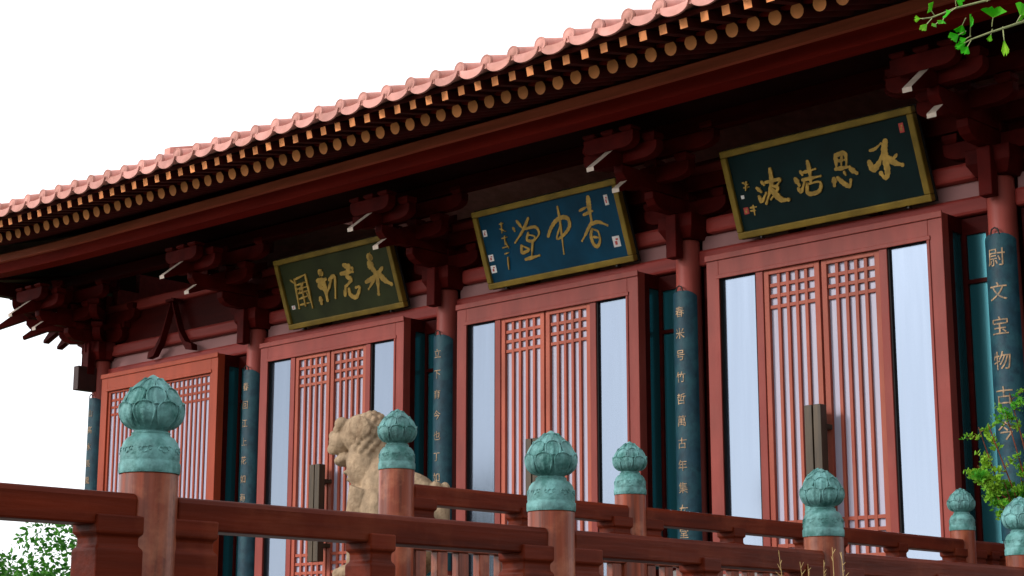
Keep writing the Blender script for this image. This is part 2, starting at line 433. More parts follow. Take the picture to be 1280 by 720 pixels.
def doorway(first_bay=False):
    fm = M['door_orange'] if first_bay else M['door']
    z0, zt = 2.5, 5.855
    f = MB()
    f.box((-1.40,-.06,z0),(-1.245,.06,zt)); f.box((1.245,-.06,z0),(1.40,.06,zt))
    f.box((-1.245,-.06,5.625),(1.245,.06,zt)); f.box((-1.245,-.06,z0),(1.245,.06,z0+.09))
    f.box((-1.41,-.078,5.80),(1.41,-.06,5.865))                    # thin moulding on the head
    f.box((-1.27,-.072,5.60),(1.27,-.0605,5.645))
    if not first_bay:
        for s in (-1,1):
            f.box((s*.735-.045,-.05,z0+.09),(s*.735+.045,.05,5.625))
            a, c = sorted((s*1.262, s*1.23)); f.box((a,-.072,z0),(c,-.0605,5.60))
    # returns to the wall and their roof
    f2 = MB(); f2.box((-1.40,.0605,5.70),(1.40,.40,zt-.003))
    for s in (-1,1):
        x = s*1.36
        f2.box((x-.035,.0605,z0),(x+.035,.14,5.70)); f2.box((x-.035,.33,z0),(x+.035,.40,5.70)); f2.box((x-.035,.14,z0),(x+.035,.33,z0+.15))
    o = f.build('doorway', fm, bevel=.006)
    f2.build('return_frame', M['beam'], o)  # dark colour carries the shade on the side-facing returns
    # side glass
    for s in (-1,1):
        g = MB(); g.box((s*1.36-.012,.14,z0+.15),(s*1.36+.012,.33,5.70)); g.build('side_glass', M['teal_glass'], o)
    if first_bay:
        for s in (-1, 1):
            l = leaf_mb(1.235, z0+.09, 5.62, 11, 3, .05); l.v = [(x+(-1.24 if s < 0 else .005), y, z) for x,y,z in l.v]
            l.build('lattice_leaf', fm, o, bevel=.003)
        g = MB(); g.box((-1.24,-.008,z0+.1),(1.24,.008,5.615)); g.build('pane', M['pane_lilac'], o)
    else:
        for s in (-1, 1):
            l = leaf_mb(.675, z0+.09, 5.615, 5, 3); off = -.688 if s < 0 else .013
            l.v = [(x+off, y, z) for x,y,z in l.v]
            lo = l.build('lattice_leaf', M['leaf_wood'], o, bevel=.003)
            handle_mesh(s).build('pull_handle', M['bronze_pull'], o, bevel=.006)
            a, c = sorted((s*.78, s*1.245))
            g = MB(); g.box((a,-.01,z0+.09),(c,.01,5.625)); g.build('side_pane', M['pane'], o)
            a, c = sorted((s*.781, s*1.244))                      # dark rebate round the glass
            r_ = MB()
            for xx in ((a, a+.018), (c-.018, c)): r_.box((xx[0],-.035,z0+.09),(xx[1],-.0101,5.62))
            r_.box((a+.018,-.035,5.60),(c-.018,-.0101,5.62)); r_.build('gasket', M['dark'], o)
        g = MB(); g.box((-.70,.006,z0+.1),(.70,.019,5.61)); g.build('pane', M['pane_lilac'], o)
    return o
d0 = doorway(True); hp(d0); d0.location = ((COLS[0]+COLS[1])/2, 14.76, 0)
d0['label'] = 'orange-red doorway latticed across its full width at the far left end of the hall'
dd = doorway(False)
for i in range(1, 5):
    o = dd if i == 1 else copy_tree(dd)
    hp(o); o.location = ((COLS[i]+COLS[i+1])/2, 14.76, 0)
# glazed wall strips between doorway and column
def strip_mb(w):
    b = MB(); z0, z1 = 2.5, 5.84
    b.box((0,0,z0),(.035,.08,z1)); b.box((w-.05,0,z0),(w,.08,z1)); b.box((.035,0,5.68),(w-.05,.08,z1)); b.box((.035,0,z0),(w-.05,.08,z0+.2))
    b.box((.035,.0,5.2),(w-.05,.08,5.24))
    return b
sw = .30
sme = strip_mb(sw).mesh('sidelight', M['beam']); g = MB(); g.box((.035,.03,2.7),(sw-.05,.05,5.68)); gme = g.mesh('pane', M['teal_glass'])
for a, c in zip(COLS[:-1], COLS[1:]):
    for x in (a+.165, c-.165-sw):
        o = bpy.data.objects.new('sidelight', sme); C.objects.link(o); hp(o); o.location = (x, 15.06, 0)
        p = bpy.data.objects.new('pane', gme); C.objects.link(p); p.parent = o

# ---- bracket sets ---------------------------------------------------
def arm_prof(L, h, z):           # arm with curved lower ends, profile in (u, z)
    c = min(.20, L*.4)
    pts = [(-L, z+h), (-L, z+h*.55)]
    for k in range(1, 5):
        a = math.pi/2*k/5; pts.append((-L + c*(1-math.cos(a)), z + h*.55*(1-math.sin(a))))
    pts.append((-L+c, z))
    return pts + [(-u, v) for u, v in reversed(pts)]
def block(b, x, y, z, s=.085, h=.10):
    t = s*.72
    vs = [(x-t,y-t,z),(x+t,y-t,z),(x+t,y+t,z),(x-t,y+t,z)] + [(x-s,y-s,z+h*.45),(x+s,y-s,z+h*.45),(x+s,y+s,z+h*.45),(x-s,y+s,z+h*.45)] + [(x-s,y-s,z+h),(x+s,y-s,z+h),(x+s,y+s,z+h),(x-s,y+s,z+h)]
    fs = [(0,3,2,1)] + [(k, (k+1)%4, 4+(k+1)%4, 4+k) for k in range(4)] + [(4+k, 4+(k+1)%4, 8+(k+1)%4, 8+k) for k in range(4)] + [(8,9,10,11)]
    b.add(vs, fs)
def bracket_set():
    b = MB(); block(b, 0, 0, 6.155, .23, .26)
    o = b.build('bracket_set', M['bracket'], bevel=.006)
    W = .058
    # arms parallel to the wall: (y, half length, z)
    for y, L, z in ((0,.56,6.405),(0,.86,6.69),(-.55,.50,6.69),(-.55,.84,6.965),(-1.08,.50,6.80),(-1.26,.34,6.90)):
        a = MB(); a.prism(arm_prof(L, .17, z), 'x', y-W, y+W)
        a.v = [(q[1], q[0], q[2]) for q in a.v]
        ao = a.build('bracket_arm', M['bracket'], o, bevel=.006)
        for u in (-L+.09, 0, L-.09):
            k = MB(); block(k, u, y, z+.1705, .082, .085 if y > -1.2 else .05)
            k.build('bearing_block', M['bracket'], o, bevel=.004)
    # arms square to the wall
    for y0, y1, z in ((-.66,.5,6.412),(-1.16,.6,6.60)):
        pr = [(y0, z+.18), (y0, z+.10), (y0+.05, z+.04), (y0+.15, z), (y1, z), (y1, z+.18)]
        a = MB(); a.prism(pr, 'x', -.06, .06); a.build('projecting_arm', M['bracket'], o, bevel=.006)
    # slanting cantilevers with bevelled tips
    for ty, tz, by in ((-1.60,6.62,.2),(-1.20,6.475,.1)):
        sl = .36
        pr = [(ty, tz), (ty-.008, tz+.045), (ty+.34, tz+.315), (by, tz+.315+sl*(by-ty-.34)), (by, tz+sl*(by-ty))]
        a = MB(); a.prism(pr, 'x', -.05, .05)
        # sky light on the bevelled cut and tip is put into their paler colour
        n = 5
        for fi in range(n):
            if fi in (0, 1): a.m[fi] = 1
        a.build('slanting_cantilever', [M['bracket'], M['ang']], o, bevel=.004)
    q = MB(); q.box((-.07,-.30,5.93),(.07,-.175,6.405)); q.build('beam_nose', M['bracket'], o, bevel=.01)
    return o
bs = bracket_set()
for i, x in enumerate(COLS):
    o = bs if i == 0 else copy_tree(bs)
    hp(o); o.location = (x, 15, 0)
for rz in (90, 45):                                                # the corner column carries sets on its other faces too
    o = copy_tree(bs); hp(o); o.location = (COLS[0], 15, 0.004 if rz == 90 else .008); o.rotation_euler = (0,0,R(-rz)); o.scale = (1.004, 1.004, 1.0012 if rz == 90 else 1.0006)

# ---- beams under the eaves -----------------------------------------
def member(name, prof, k, m, mb=None, xs=XS): return hp(sweep_x(prof, xs, k).build(name, m))
XB = frange(-24.6, XR, .8)
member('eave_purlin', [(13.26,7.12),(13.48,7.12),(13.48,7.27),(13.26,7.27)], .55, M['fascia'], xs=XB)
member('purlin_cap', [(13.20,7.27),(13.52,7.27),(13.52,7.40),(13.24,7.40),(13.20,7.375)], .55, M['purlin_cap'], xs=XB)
member('inner_beam', [(14.38,7.14),(14.52,7.14),(14.52,7.30),(14.38,7.30)], .3, M['beam'], xs=XB)
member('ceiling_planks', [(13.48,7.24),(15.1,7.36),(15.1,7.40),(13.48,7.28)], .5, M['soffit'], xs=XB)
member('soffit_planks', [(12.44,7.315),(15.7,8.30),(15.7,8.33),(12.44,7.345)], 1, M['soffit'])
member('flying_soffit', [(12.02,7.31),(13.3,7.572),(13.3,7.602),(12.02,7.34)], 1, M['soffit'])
member('eave_board', [(11.985,7.300),(12.02,7.305),(12.02,7.345),(11.985,7.345)], 1, M['rafter'])
member('rafter_board', [(12.43,7.296),(12.50,7.305),(12.50,7.335),(12.43,7.325)], 1, M['fascia'])
q = MB(); q.box((-24.72,13.2,7.30),(-24.45,25,7.56)); hp(q.build('eave_purlin', M['fascia'], bevel=.01))
q = MB(); q.box((-23.6,13.5,7.05),(-23.46,24,7.25)); hp(q.build('inner_beam', M['beam'], bevel=.01))
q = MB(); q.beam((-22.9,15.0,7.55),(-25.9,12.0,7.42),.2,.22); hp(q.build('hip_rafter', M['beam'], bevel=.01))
q = MB(); q.add([(-24.5,13.5,7.62),(-24.5,25,7.62),(-22.9,25,8.0),(-22.9,15.2,8.0)],[(0,1,2,3)])
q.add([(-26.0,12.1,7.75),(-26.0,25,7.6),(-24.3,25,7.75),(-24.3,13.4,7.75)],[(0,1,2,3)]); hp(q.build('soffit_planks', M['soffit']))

# ---- roof -----------------------------------------------------------
def zr(y): u = y-11.9; return 7.362 + .30*u + .018*u*u
TP = .362
rows = [XL + .18 + TP*i for i in range(int((XR-XL-.2)/TP))]
b = MB()
def ytop(x): return min(18.6, 12.15 + 1.0*(x-XL)) if x < -19.4 else 18.6
for x in rows:                                                    # cover tiles
    yt = ytop(x); n = max(1, int((yt-11.9)/.34)); ys = []
    for i in range(n): ys += [(11.9+(yt-11.9)*i/n, .078), (11.9+(yt-11.9)*(i+.97)/n, .070)]
    vs = []; ns = 9
    for y, r in ys:
        for k in range(ns):
            a = math.pi*(-.12+1.24*k/(ns-1)); vs.append((x+r*math.cos(a), y, zr(y)+.055+rise(x)+r*math.sin(a)))
    b.add(vs, [(i*ns+k, i*ns+k+1, (i+1)*ns+k+1, (i+1)*ns+k) for i in range(len(ys)-1) for k in range(ns-1)])
    # pan tiles to the right of it
    xm = x+TP/2; vs = []; np_ = 7; yy = frange(11.87, ytop(xm), .5)
    for y in yy:
        for th in (0, .018):
            for k in range(np_):
                u = -1+2*k/(np_-1); vs.append((xm+u*TP*.47, y, zr(y)+rise(xm)-.012+.055*u*u-th))
    st = 2*np_
    for i in range(len(yy)-1):
        for k in range(np_-1):
            b.add([vs[i*st+k], vs[i*st+k+1], vs[(i+1)*st+k+1], vs[(i+1)*st+k]], [(0,1,2,3)])
            b.add([vs[i*st+np_+k], vs[i*st+np_+k+1], vs[(i+1)*st+np_+k+1], vs[(i+1)*st+np_+k]], [(3,2,1,0)])
roof = hp(b.build('roof', M['tile'], smooth=True))
# round antefix discs and crescent drip tiles along the eave
b = MB()
prof = [(.074,.03),(.075,0),(.068,-.006),(.063,-.001),(.045,-.001),(.040,-.005),(.0,-.006)]
n = 20; vs = []
for r, dy in prof:
    for k in range(n):
        a = 2*math.pi*k/n; vs.append((r*math.cos(a), dy, r*math.sin(a)))
b.add(vs, [(i*n+k, i*n+(k+1)%n, (i+1)*n+(k+1)%n, (i+1)*n+k) for i in range(len(prof)-1) for k in range(n)])
disc_me = b.mesh('eave_disc', M['tile'], True)
b = MB(); n = 14; top = []; bot = []
for k in range(n+1):
    u = -1+2*k/n
    top.append((u*TP*.47, .044-.022*(1-u*u))); bot.append((u*TP*.47, .036-.112*math.sqrt(max(0,1-u*u))**.9))
vs = [(p[0], -.005, p[1]) for p in top] + [(p[0], -.022, p[1]) for p in bot] + [(p[0], .02, p[1]) for p in top] + [(p[0], .003, p[1]) for p in bot]
N = n+1
for k in range(n): b.add([vs[k],vs[k+1],vs[N+k+1],vs[N+k]],[(0,1,2,3)]); b.add([vs[2*N+k],vs[3*N+k],vs[3*N+k+1],vs[2*N+k+1]],[(0,1,2,3)]); b.add([vs[k],vs[2*N+k],vs[2*N+k+1],vs[k+1]],[(0,1,2,3)]); b.add([vs[N+k],vs[N+k+1],vs[3*N+k+1],vs[3*N+k]],[(0,1,2,3)])
b.tube([(u*TP*.42, -.016, .020-.088*math.sqrt(max(0,1-u*u))) for u in (-.95,-.8,-.5,0,.5,.8,.95)], .004, 5)
drip_me = b.mesh('drip_tile', M['tile'])
rt = random.Random(12)
for x in rows:
    o = bpy.data.objects.new('eave_disc', disc_me); C.objects.link(o); o.parent = roof; o.location = (x+rt.uniform(-.004,.004), 11.872, zr(11.9)+.062+rise(x)+rt.uniform(-.004,.004))
    o = bpy.data.objects.new('drip_tile', drip_me); C.objects.link(o); o.parent = roof; o.location = (x+TP/2+rt.uniform(-.005,.005), 11.875+rt.uniform(-.008,.008), zr(11.9)+rise(x+TP/2)+rt.uniform(-.006,.006)); o.rotation_euler = (rt.uniform(-.1,.05), rt.uniform(-.03,.03), 0)
# ridges
def ridge(pts, w, h, name):
    b = MB(); P_ = [Vector(p) for p in pts]; vs = []
    for i, p in enumerate(P_):
        d = (P_[min(i+1,len(P_)-1)]-P_[max(i-1,0)]); d.z = 0; d.normalize(); s = Vector((d.y,-d.x,0))*w/2
        for k, (u, v) in enumerate(((-1,0),(1,0),(1,.62),(1.35,.66),(1.35,.78),(.8,.8),(.8,1),(-.8,1),(-.8,.8),(-1.35,.78),(-1.35,.66),(-1,.62))):
            vs.append(p + s*u + Vector((0,0,h*v)))
    n = 12; L = (len(P_)-1)*n
    b.add(vs, [(i*n+j, i*n+(j+1)%n, (i+1)*n+(j+1)%n, (i+1)*n+j) for i in range(len(P_)-1) for j in range(n)] + [tuple(reversed(range(n))), tuple(range(L,L+n))])
    b.build(name, M['tile'], roof, bevel=.01)
def zs(x, y): return zr(y)+rise(x)-.05
hipx = lambda y: XL+(y-12.0)
ridge([(hipx(y), y, zs(hipx(y), y)) for y in frange(12.0, 15.5, .5)], .16, .26, 'hip_ridge')
ridge([(-22.3+.02*(y-15.6), y, 8.80+.27*(y-15.6)) for y in frange(15.6, 18.6, .5)], .2, .72, 'descending_ridge')
ridge([(x, 18.7, zs(-15,18.6)) for x in frange(-22.4, XR, 1)], .26, .46, 'main_ridge')
b = MB()
yb = 25.6
b.add([(XL,12.0,zs(XL,12.0)),(XL,yb,zs(XL,12.0)),(-22.3,22.0,9.1),(-22.3,15.7,8.8)],[(0,1,2,3)])
b.add([(-22.3,18.7,10.1),(XR,18.7,10.1),(XR,yb,7.4),(-26,yb,7.5),(-22.3,22,9.1)],[(0,1,2,3,4)])
b.add([(-22.3,15.7,8.8),(-22.3,18.7,10.1),(-22.3,22,9.1)],[(0,1,2)])
b.build('side_slope', M['tile'], roof)
# rafters
b = MB(); b.tube([(0,12.40,7.233),(0,15.6,8.20)], .069, 14, 0, True, 0); 
b.m[-2] = 1
rme = b.mesh('rafter', [M['rafter'], M['rafter_end']])
for p in rme.polygons: p.use_smooth = len(p.vertices) == 4
b = MB(); b.beam((0,12.0,7.253),(0,13.25,7.253+.26),.084,.088,0,0)
b.m[-2] = 1
fme = b.mesh('flying_rafter', [M['rafter'], M['rafter_end']])
nr = int((XR-XL-.3)/.235)
for i in range(nr):
    x = XL+.2+.235*i
    for nm, me in (('rafter', rme), ('flying_rafter', fme)):
        o = bpy.data.objects.new(nm, me); C.objects.link(o); o.parent = roof
        o.location = (x, 0, rise(x)); o.location.z += random.uniform(-.004, .004)

# ------------------------------------------------------------------ name boards above the doors
def spline(pts, n=7):
    P = [Vector((*p, 0)) for p in pts]
    if len(P) == 2: return [P[0].lerp(P[1], i/n) for i in range(n+1)]
    out = []
    for i in range(len(P)-1):
        a = P[max(i-1, 0)]; b = P[i]; c = P[i+1]; d = P[min(i+2, len(P)-1)]
        for k in range(n):
            t = k/n
            out.append(.5*((2*b)+(-a+c)*t+(2*a-5*b+4*c-d)*t*t+(-a+3*b-3*c+d)*t**3))
    return out + [P[-1]]
def stroke(mb, pts, w, W, H, z0):
    # one brush stroke: a raised ribbon of swelling width lying on the board (local x, z; faces -y)
    Q = [Vector((p.x*W, p.y*H, 0)) for p in spline(pts)]
    n = len(Q); vs = []
    for i, p in enumerate(Q):
        d = (Q[min(i+1,n-1)]-Q[max(i-1,0)])
        d = d.normalized() if d.length > 1e-6 else Vector((1,0,0))
        t = i/(n-1)
        ww = w*W*.5*(.55+.6*math.sin(math.pi*min(1, t*1.15+.12))**.7 if t < .999 else .35) * (1+.12*math.sin(i*2.1+w*900))
        s = Vector((-d.y, d.x, 0))*ww
        for q in (p+s, p-s):
            vs.append((q.x, -z0, q.y))
        for q in (p+s, p-s): vs.append((q.x, 0, q.y))
    fs = []
    for i in range(n-1):
        o = 4*i; fs += [(o,o+1,o+5,o+4),(o,o+4,o+6,o+2),(o+1,o+3,o+7,o+5)]
    L = 4*(n-1); fs += [(0,2,3,1),(L,L+1,L+3,L+2)]
    mb.add(vs, fs)
    for e, r in ((Q[0], .45), (Q[-1], .38)):                       # rounded brush ends
        k = 10; c = [(e.x+w*W*r*math.cos(6.2832*j/k), -z0-.0004, e.y+w*W*r*math.sin(6.2832*j/k)) for j in range(k)]
        c2 = [(x, 0, z) for x, _, z in c]
        mb.add(c+c2, [tuple(range(k))]+[(j,(j+1)%k,k+(j+1)%k,k+j) for j in range(k)])
def signboard(cx, W, strokes, counts, bm_, label, seals, thick=1.0):
    H = .945; th = .055
    t = thing('name_board', label, 'sign', (cx, 14.97-.03, 6.045), 0, 'name boards over the doorways')
    t.rotation_euler = (R(19.6), 0, 0)
    fr = .072
    f = MB()
    for a, c in (((0,0),(W,fr)), ((0,H-fr),(W,H)), ((0,fr),(fr,H-fr)), ((W-fr,fr),(W,H-fr))):
        f.box((a[0]-W/2, -th, a[1]), (c[0]-W/2, .03, c[1]))
    f.build('frame', M['gold_frame'], t, bevel=.012)
    p = MB(); p.box((-W/2+fr, -.02, fr), (W/2-fr, .02, H-fr)); p.build('panel', bm_, t)
    p = MB(); p.box((-W/2-.012, .031, -.012), (W/2+.012, .05, H+.012)); p.build('backing', M['dark'], t)
    z = .026
    i = 0
    for cnt in counts:                                            # one mesh for each written character
        ins = MB()
        for s in strokes[i:i+cnt]:
            stroke(ins, s[1:], s[0]*thick, W, H, .004 + .0006*(i % 30)); i += 1
        ins.v = [(x-W/2, y-.0205, z) for x, y, z in ins.v]
        ins.build('character', M['gold'], t)
    for (u, v, w, h, mk) in seals:
        s = MB(); s.box(((u-w/2)*W-W/2, -.026, (v-h/2)*H), ((u+w/2)*W-W/2, -.0203, (v+h/2)*H))
        so = s.build('seal', M[mk], t)
        if w > .02:
            s = MB(); s.box(((u-w*.22)*W-W/2, -.0275, (v-h*.3)*H), ((u+w*.12)*W-W/2, -.0262, (v+h*.05)*H))
            s.box(((u-w*.05)*W-W/2, -.0275, (v+h*.12)*H), ((u+w*.3)*W-W/2, -.0262, (v+h*.28)*H))
            s.build('seal_mark', M['seal_red' if mk == 'seal_white' else 'gold'], so)
    h = MB()
    for s in (-.38, .38): h.tube([(s*W, -.04, -.01), (s*W, .02, -.03)], .012, 8)
    h.build('support_pin', M['iron'], t)
    return t
STROKES = {
 4: ((0.0097, (0.758, 0.646), (0.784, 0.653), (0.817, 0.695)), (0.0215, (0.84, 0.705), (0.826, 0.622), (0.821, 0.512), (0.818, 0.39), (0.802, 0.328), (0.786, 0.39)), (0.0194, (0.743, 0.529), (0.754, 0.451), (0.787, 0.5), (0.824, 0.623)), (0.0194, (0.838, 0.53), (0.861, 0.469), (0.895, 0.429)), (0.0097, (0.879, 0.545), (0.85, 0.497)), (0.014, (0.588, 0.682), (0.579, 0.544)), (0.014, (0.588, 0.678), (0.636, 0.675), (0.629, 0.537)), (0.0097, (0.594, 0.615), (0.626, 0.612)), (0.0086, (0.62, 0.672), (0.603, 0.543)), (0.0129, (0.574, 0.535), (0.645, 0.529)), (0.0172, (0.555, 0.437), (0.55, 0.37)), (0.0151, (0.575, 0.44), (0.599, 0.369), (0.624, 0.329), (0.636, 0.39)), (0.0108, (0.613, 0.486), (0.617, 0.456)), (0.0172, (0.648, 0.502), (0.672, 0.447)), (0.0108, (0.397, 0.594), (0.403, 0.554)), (0.0172, (0.364, 0.524), (0.376, 0.455)), (0.0129, (0.368, 0.418), (0.38, 0.384), (0.405, 0.474)), (0.014, (0.444, 0.682), (0.444, 0.577), (0.439, 0.471)), (0.0108, (0.413, 0.577), (0.474, 0.586)), (0.0118, (0.399, 0.5), (0.493, 0.5)), (0.0129, (0.418, 0.444), (0.413, 0.345), (0.469, 0.345), (0.484, 0.44), (0.42, 0.443)), (0.0108, (0.187, 0.576), (0.196, 0.539)), (0.0129, (0.156, 0.52), (0.173, 0.472)), (0.0129, (0.157, 0.425), (0.166, 0.369), (0.198, 0.448)), (0.014, (0.246, 0.693), (0.239, 0.551), (0.216, 0.444), (0.187, 0.335)), (0.0108, (0.207, 0.562), (0.284, 0.561), (0.267, 0.509)), (0.0108, (0.246, 0.505), (0.264, 0.468), (0.217, 0.369)), (0.0194, (0.227, 0.481), (0.266, 0.35), (0.305, 0.326)), (0.0065, (0.087, 0.613), (0.113, 0.584)), (0.0065, (0.107, 0.615), (0.095, 0.526)), (0.0065, (0.084, 0.555), (0.112, 0.554)), (0.0065, (0.111, 0.341), (0.109, 0.24)), (0.0065, (0.095, 0.324), (0.126, 0.322)), (0.0054, (0.092, 0.291), (0.117, 0.284))),
 3: ((0.0253, (0.796, 0.851), (0.791, 0.773), (0.787, 0.688), (0.783, 0.541)), (0.0127, (0.724, 0.719), (0.78, 0.748)), (0.0148, (0.744, 0.661), (0.803, 0.682)), (0.0158, (0.778, 0.547), (0.741, 0.46), (0.695, 0.361)), (0.0169, (0.771, 0.53), (0.825, 0.54), (0.877, 0.478)), (0.0169, (0.774, 0.471), (0.759, 0.395), (0.763, 0.3), (0.784, 0.258), (0.81, 0.322), (0.81, 0.428), (0.78, 0.469)), (0.0116, (0.773, 0.378), (0.804, 0.359)), (0.0127, (0.589, 0.825), (0.584, 0.681), (0.572, 0.47), (0.558, 0.254)), (0.019, (0.483, 0.504), (0.513, 0.591), (0.555, 0.663), (0.601, 0.69), (0.639, 0.655), (0.636, 0.563), (0.596, 0.49), (0.544, 0.445), (0.541, 0.478), (0.581, 0.604)), (0.0148, (0.261, 0.696), (0.266, 0.658)), (0.0148, (0.296, 0.77), (0.327, 0.658)), (0.0158, (0.378, 0.771), (0.325, 0.643), (0.252, 0.515)), (0.0137, (0.344, 0.652), (0.412, 0.649), (0.428, 0.564), (0.391, 0.495)), (0.0137, (0.355, 0.596), (0.338, 0.515), (0.379, 0.489), (0.393, 0.538), (0.357, 0.571)), (0.0158, (0.29, 0.461), (0.285, 0.374), (0.335, 0.396), (0.297, 0.454)), (0.0137, (0.373, 0.486), (0.344, 0.313)), (0.0169, (0.298, 0.285), (0.395, 0.298)), (0.0063, (0.174, 0.781), (0.199, 0.782)), (0.0063, (0.189, 0.795), (0.178, 0.669)), (0.0063, (0.171, 0.722), (0.205, 0.679)), (0.0063, (0.169, 0.602), (0.205, 0.605)), (0.0063, (0.191, 0.624), (0.182, 0.517)), (0.0063, (0.16, 0.485), (0.203, 0.489)), (0.0063, (0.187, 0.555), (0.2, 0.47)), (0.0063, (0.166, 0.406), (0.192, 0.412)), (0.0074, (0.18, 0.356), (0.172, 0.268), (0.168, 0.208))),
 2: ((0.0506, (0.805, 0.753), (0.815, 0.743)), (0.0483, (0.796, 0.662), (0.812, 0.581)), (0.0299, (0.821, 0.564), (0.828, 0.434), (0.81, 0.243)), (0.023, (0.733, 0.434), (0.794, 0.469), (0.826, 0.513)), (0.0184, (0.818, 0.475), (0.741, 0.334)), (0.0207, (0.89, 0.574), (0.847, 0.517)), (0.0322, (0.848, 0.52), (0.886, 0.409), (0.931, 0.336)), (0.0276, (0.586, 0.722), (0.649, 0.655)), (0.023, (0.546, 0.617), (0.646, 0.61)), (0.0299, (0.626, 0.701), (0.596, 0.572)), (0.0253, (0.589, 0.559), (0.618, 0.51), (0.574, 0.447)), (0.023, (0.539, 0.321), (0.56, 0.437)), (0.023, (0.583, 0.39), (0.584, 0.311), (0.629, 0.265), (0.675, 0.386), (0.643, 0.391)), (0.0437, (0.376, 0.699), (0.385, 0.68)), (0.0276, (0.337, 0.59), (0.409, 0.591)), (0.0345, (0.375, 0.58), (0.349, 0.513), (0.376, 0.461)), (0.0299, (0.39, 0.565), (0.384, 0.305)), (0.0299, (0.329, 0.348), (0.328, 0.281)), (0.0207, (0.439, 0.572), (0.49, 0.595), (0.456, 0.314)), (0.0161, (0.453, 0.552), (0.39, 0.38)), (0.0115, (0.109, 0.686), (0.137, 0.628)), (0.0138, (0.145, 0.683), (0.126, 0.275)), (0.0115, (0.145, 0.679), (0.248, 0.719)), (0.0138, (0.247, 0.713), (0.244, 0.247)), (0.0104, (0.154, 0.599), (0.24, 0.614)), (0.0104, (0.153, 0.541), (0.245, 0.55)), (0.0104, (0.153, 0.479), (0.244, 0.493)), (0.0104, (0.151, 0.403), (0.239, 0.425)), (0.0115, (0.196, 0.607), (0.187, 0.292)), (0.0104, (0.219, 0.617), (0.156, 0.482)), (0.0104, (0.219, 0.463), (0.234, 0.32)), (0.0104, (0.138, 0.319), (0.233, 0.324))),
}
signboard(-9.775, 2.31, STROKES[4], (5,9,7,7,3,3), M['board_green'], 'dark green gold-framed board with four thin gold characters, over the right-hand door', [(.929,.803,.022,.10,'seal_red'),(.069,.301,.026,.075,'seal_red'),(.066,.457,.016,.04,'seal_white')], 1.3)
signboard(-13.485, 2.25, STROKES[3], (7,2,8,5,4), M['board_blue'], 'blue board with three gold characters and white seals, over the middle door', [(.906,.774,.024,.125,'seal_white'),(.91,.269,.044,.13,'seal_white'),(.056,.71,.026,.085,'seal_white'),(.059,.39,.034,.085,'seal_white'),(.058,.247,.036,.095,'seal_white')])
signboard(-17.21, 2.25, STROKES[2], (7,6,7,12), M['board_olive'], 'olive grey board with four thick gold characters, leftmost of the three name boards', [(.075,.302,.028,.055,'seal_white')])

# ------------------------------------------------------------------ couplet boards wrapped round the columns
def text_mesh(ch, size):
    cu = bpy.data.curves.new('writing', 'FONT'); cu.body = ch; cu.size = size; cu.align_x = 'CENTER'; cu.align_y = 'CENTER'
    cu.extrude = .002; cu.resolution_u = 3
    o = bpy.data.objects.new('writing', cu); C.objects.link(o)
    dg = bpy.context.evaluated_depsgraph_get(); dg.update()
    me = bpy.data.meshes.new_from_object(o.evaluated_get(dg))
    bm = bmesh.new(); bm.from_mesh(me)                      # slice finely so the writing can follow the round board
    for k in range(-8, 9):
        bmesh.ops.bisect_plane(bm, geom=bm.verts[:]+bm.edges[:]+bm.faces[:], plane_co=(k*size/14, 0, 0), plane_no=(1, 0, 0))
    bm.to_mesh(me); bm.free()
    vs = [tuple(v.co) for v in me.vertices]; fs = [tuple(p.vertices) for p in me.polygons]
    bpy.data.objects.remove(o); bpy.data.curves.remove(cu); bpy.data.meshes.remove(me)
    return vs, fs
def couplet(x, text, label, top=5.585, size=.12, step=.25):
    t = thing('couplet_board', label, 'sign', (x, 15, 0), 0, 'couplet boards on the columns')
    r0, r1, half = .150, .172, R(68); zb = 2.75
    b = MB(); n = 16; vs = []
    # front faces -y; round-shouldered top
    for k in range(n+1):
        a = -half + 2*half*k/n; u = abs(k/n*2-1); zt = top - .06*u**3
        for r in (r0, r1):
            for z in (zb, zt): vs.append((r*math.sin(a), -r*math.cos(a), z))
    fs = []
    for k in range(n):
        o = 4*k; fs += [(o,o+1,o+5,o+4),(o+2,o+6,o+7,o+3),(o+1,o+3,o+7,o+5),(o,o+4,o+6,o+2)]
    L = 4*n; fs += [(0,2,3,1),(L,L+1,L+3,L+2)]
    b.add(vs, fs); b.build('board', M['teal_board'], t, auto=True)
    z = top-.24
    for ch in text:
        if ch != ' ':
            v, f = text_mesh(ch, size)
            w = []
            for (px_, py_, pz_) in v:
                a = px_/r1; rr = r1 + .003 + pz_
                w.append((rr*math.sin(a), -rr*math.cos(a), z+py_))
            ins = MB(); ins.add(w, f); ins.build('character', M['gold_pale'], t)
        z -= step
        if z < zb+.15: break
    h = MB(); h.tube([(-.045,-.165,top-.01),(-.03,-.170,top+.04),(0,-.170,top+.055),(.03,-.170,top+.04),(.045,-.165,top-.01)], .008, 8)
    h.build('hook', M['iron'], t)
couplet(-22.88, '山高水長風清月', 'teal couplet board on the corner column at the far left, seen edge-on against the sky')
couplet(-19.15, '春回江上花如海', 'teal couplet board between the orange lattice door and the olive-signed door')
couplet(-15.42, '立下育今也丁如山', 'teal couplet board beside the stone lion, left of the middle door')
couplet(-11.69, '春米号竹哲萬古年集女堂', 'teal couplet board between the middle door and the nearest door at the right', size=.125, step=.235)
couplet(-7.95, '尉文宝物古今', 'teal couplet board on the nearest column at the right edge, large gold characters', size=.185, step=.325)

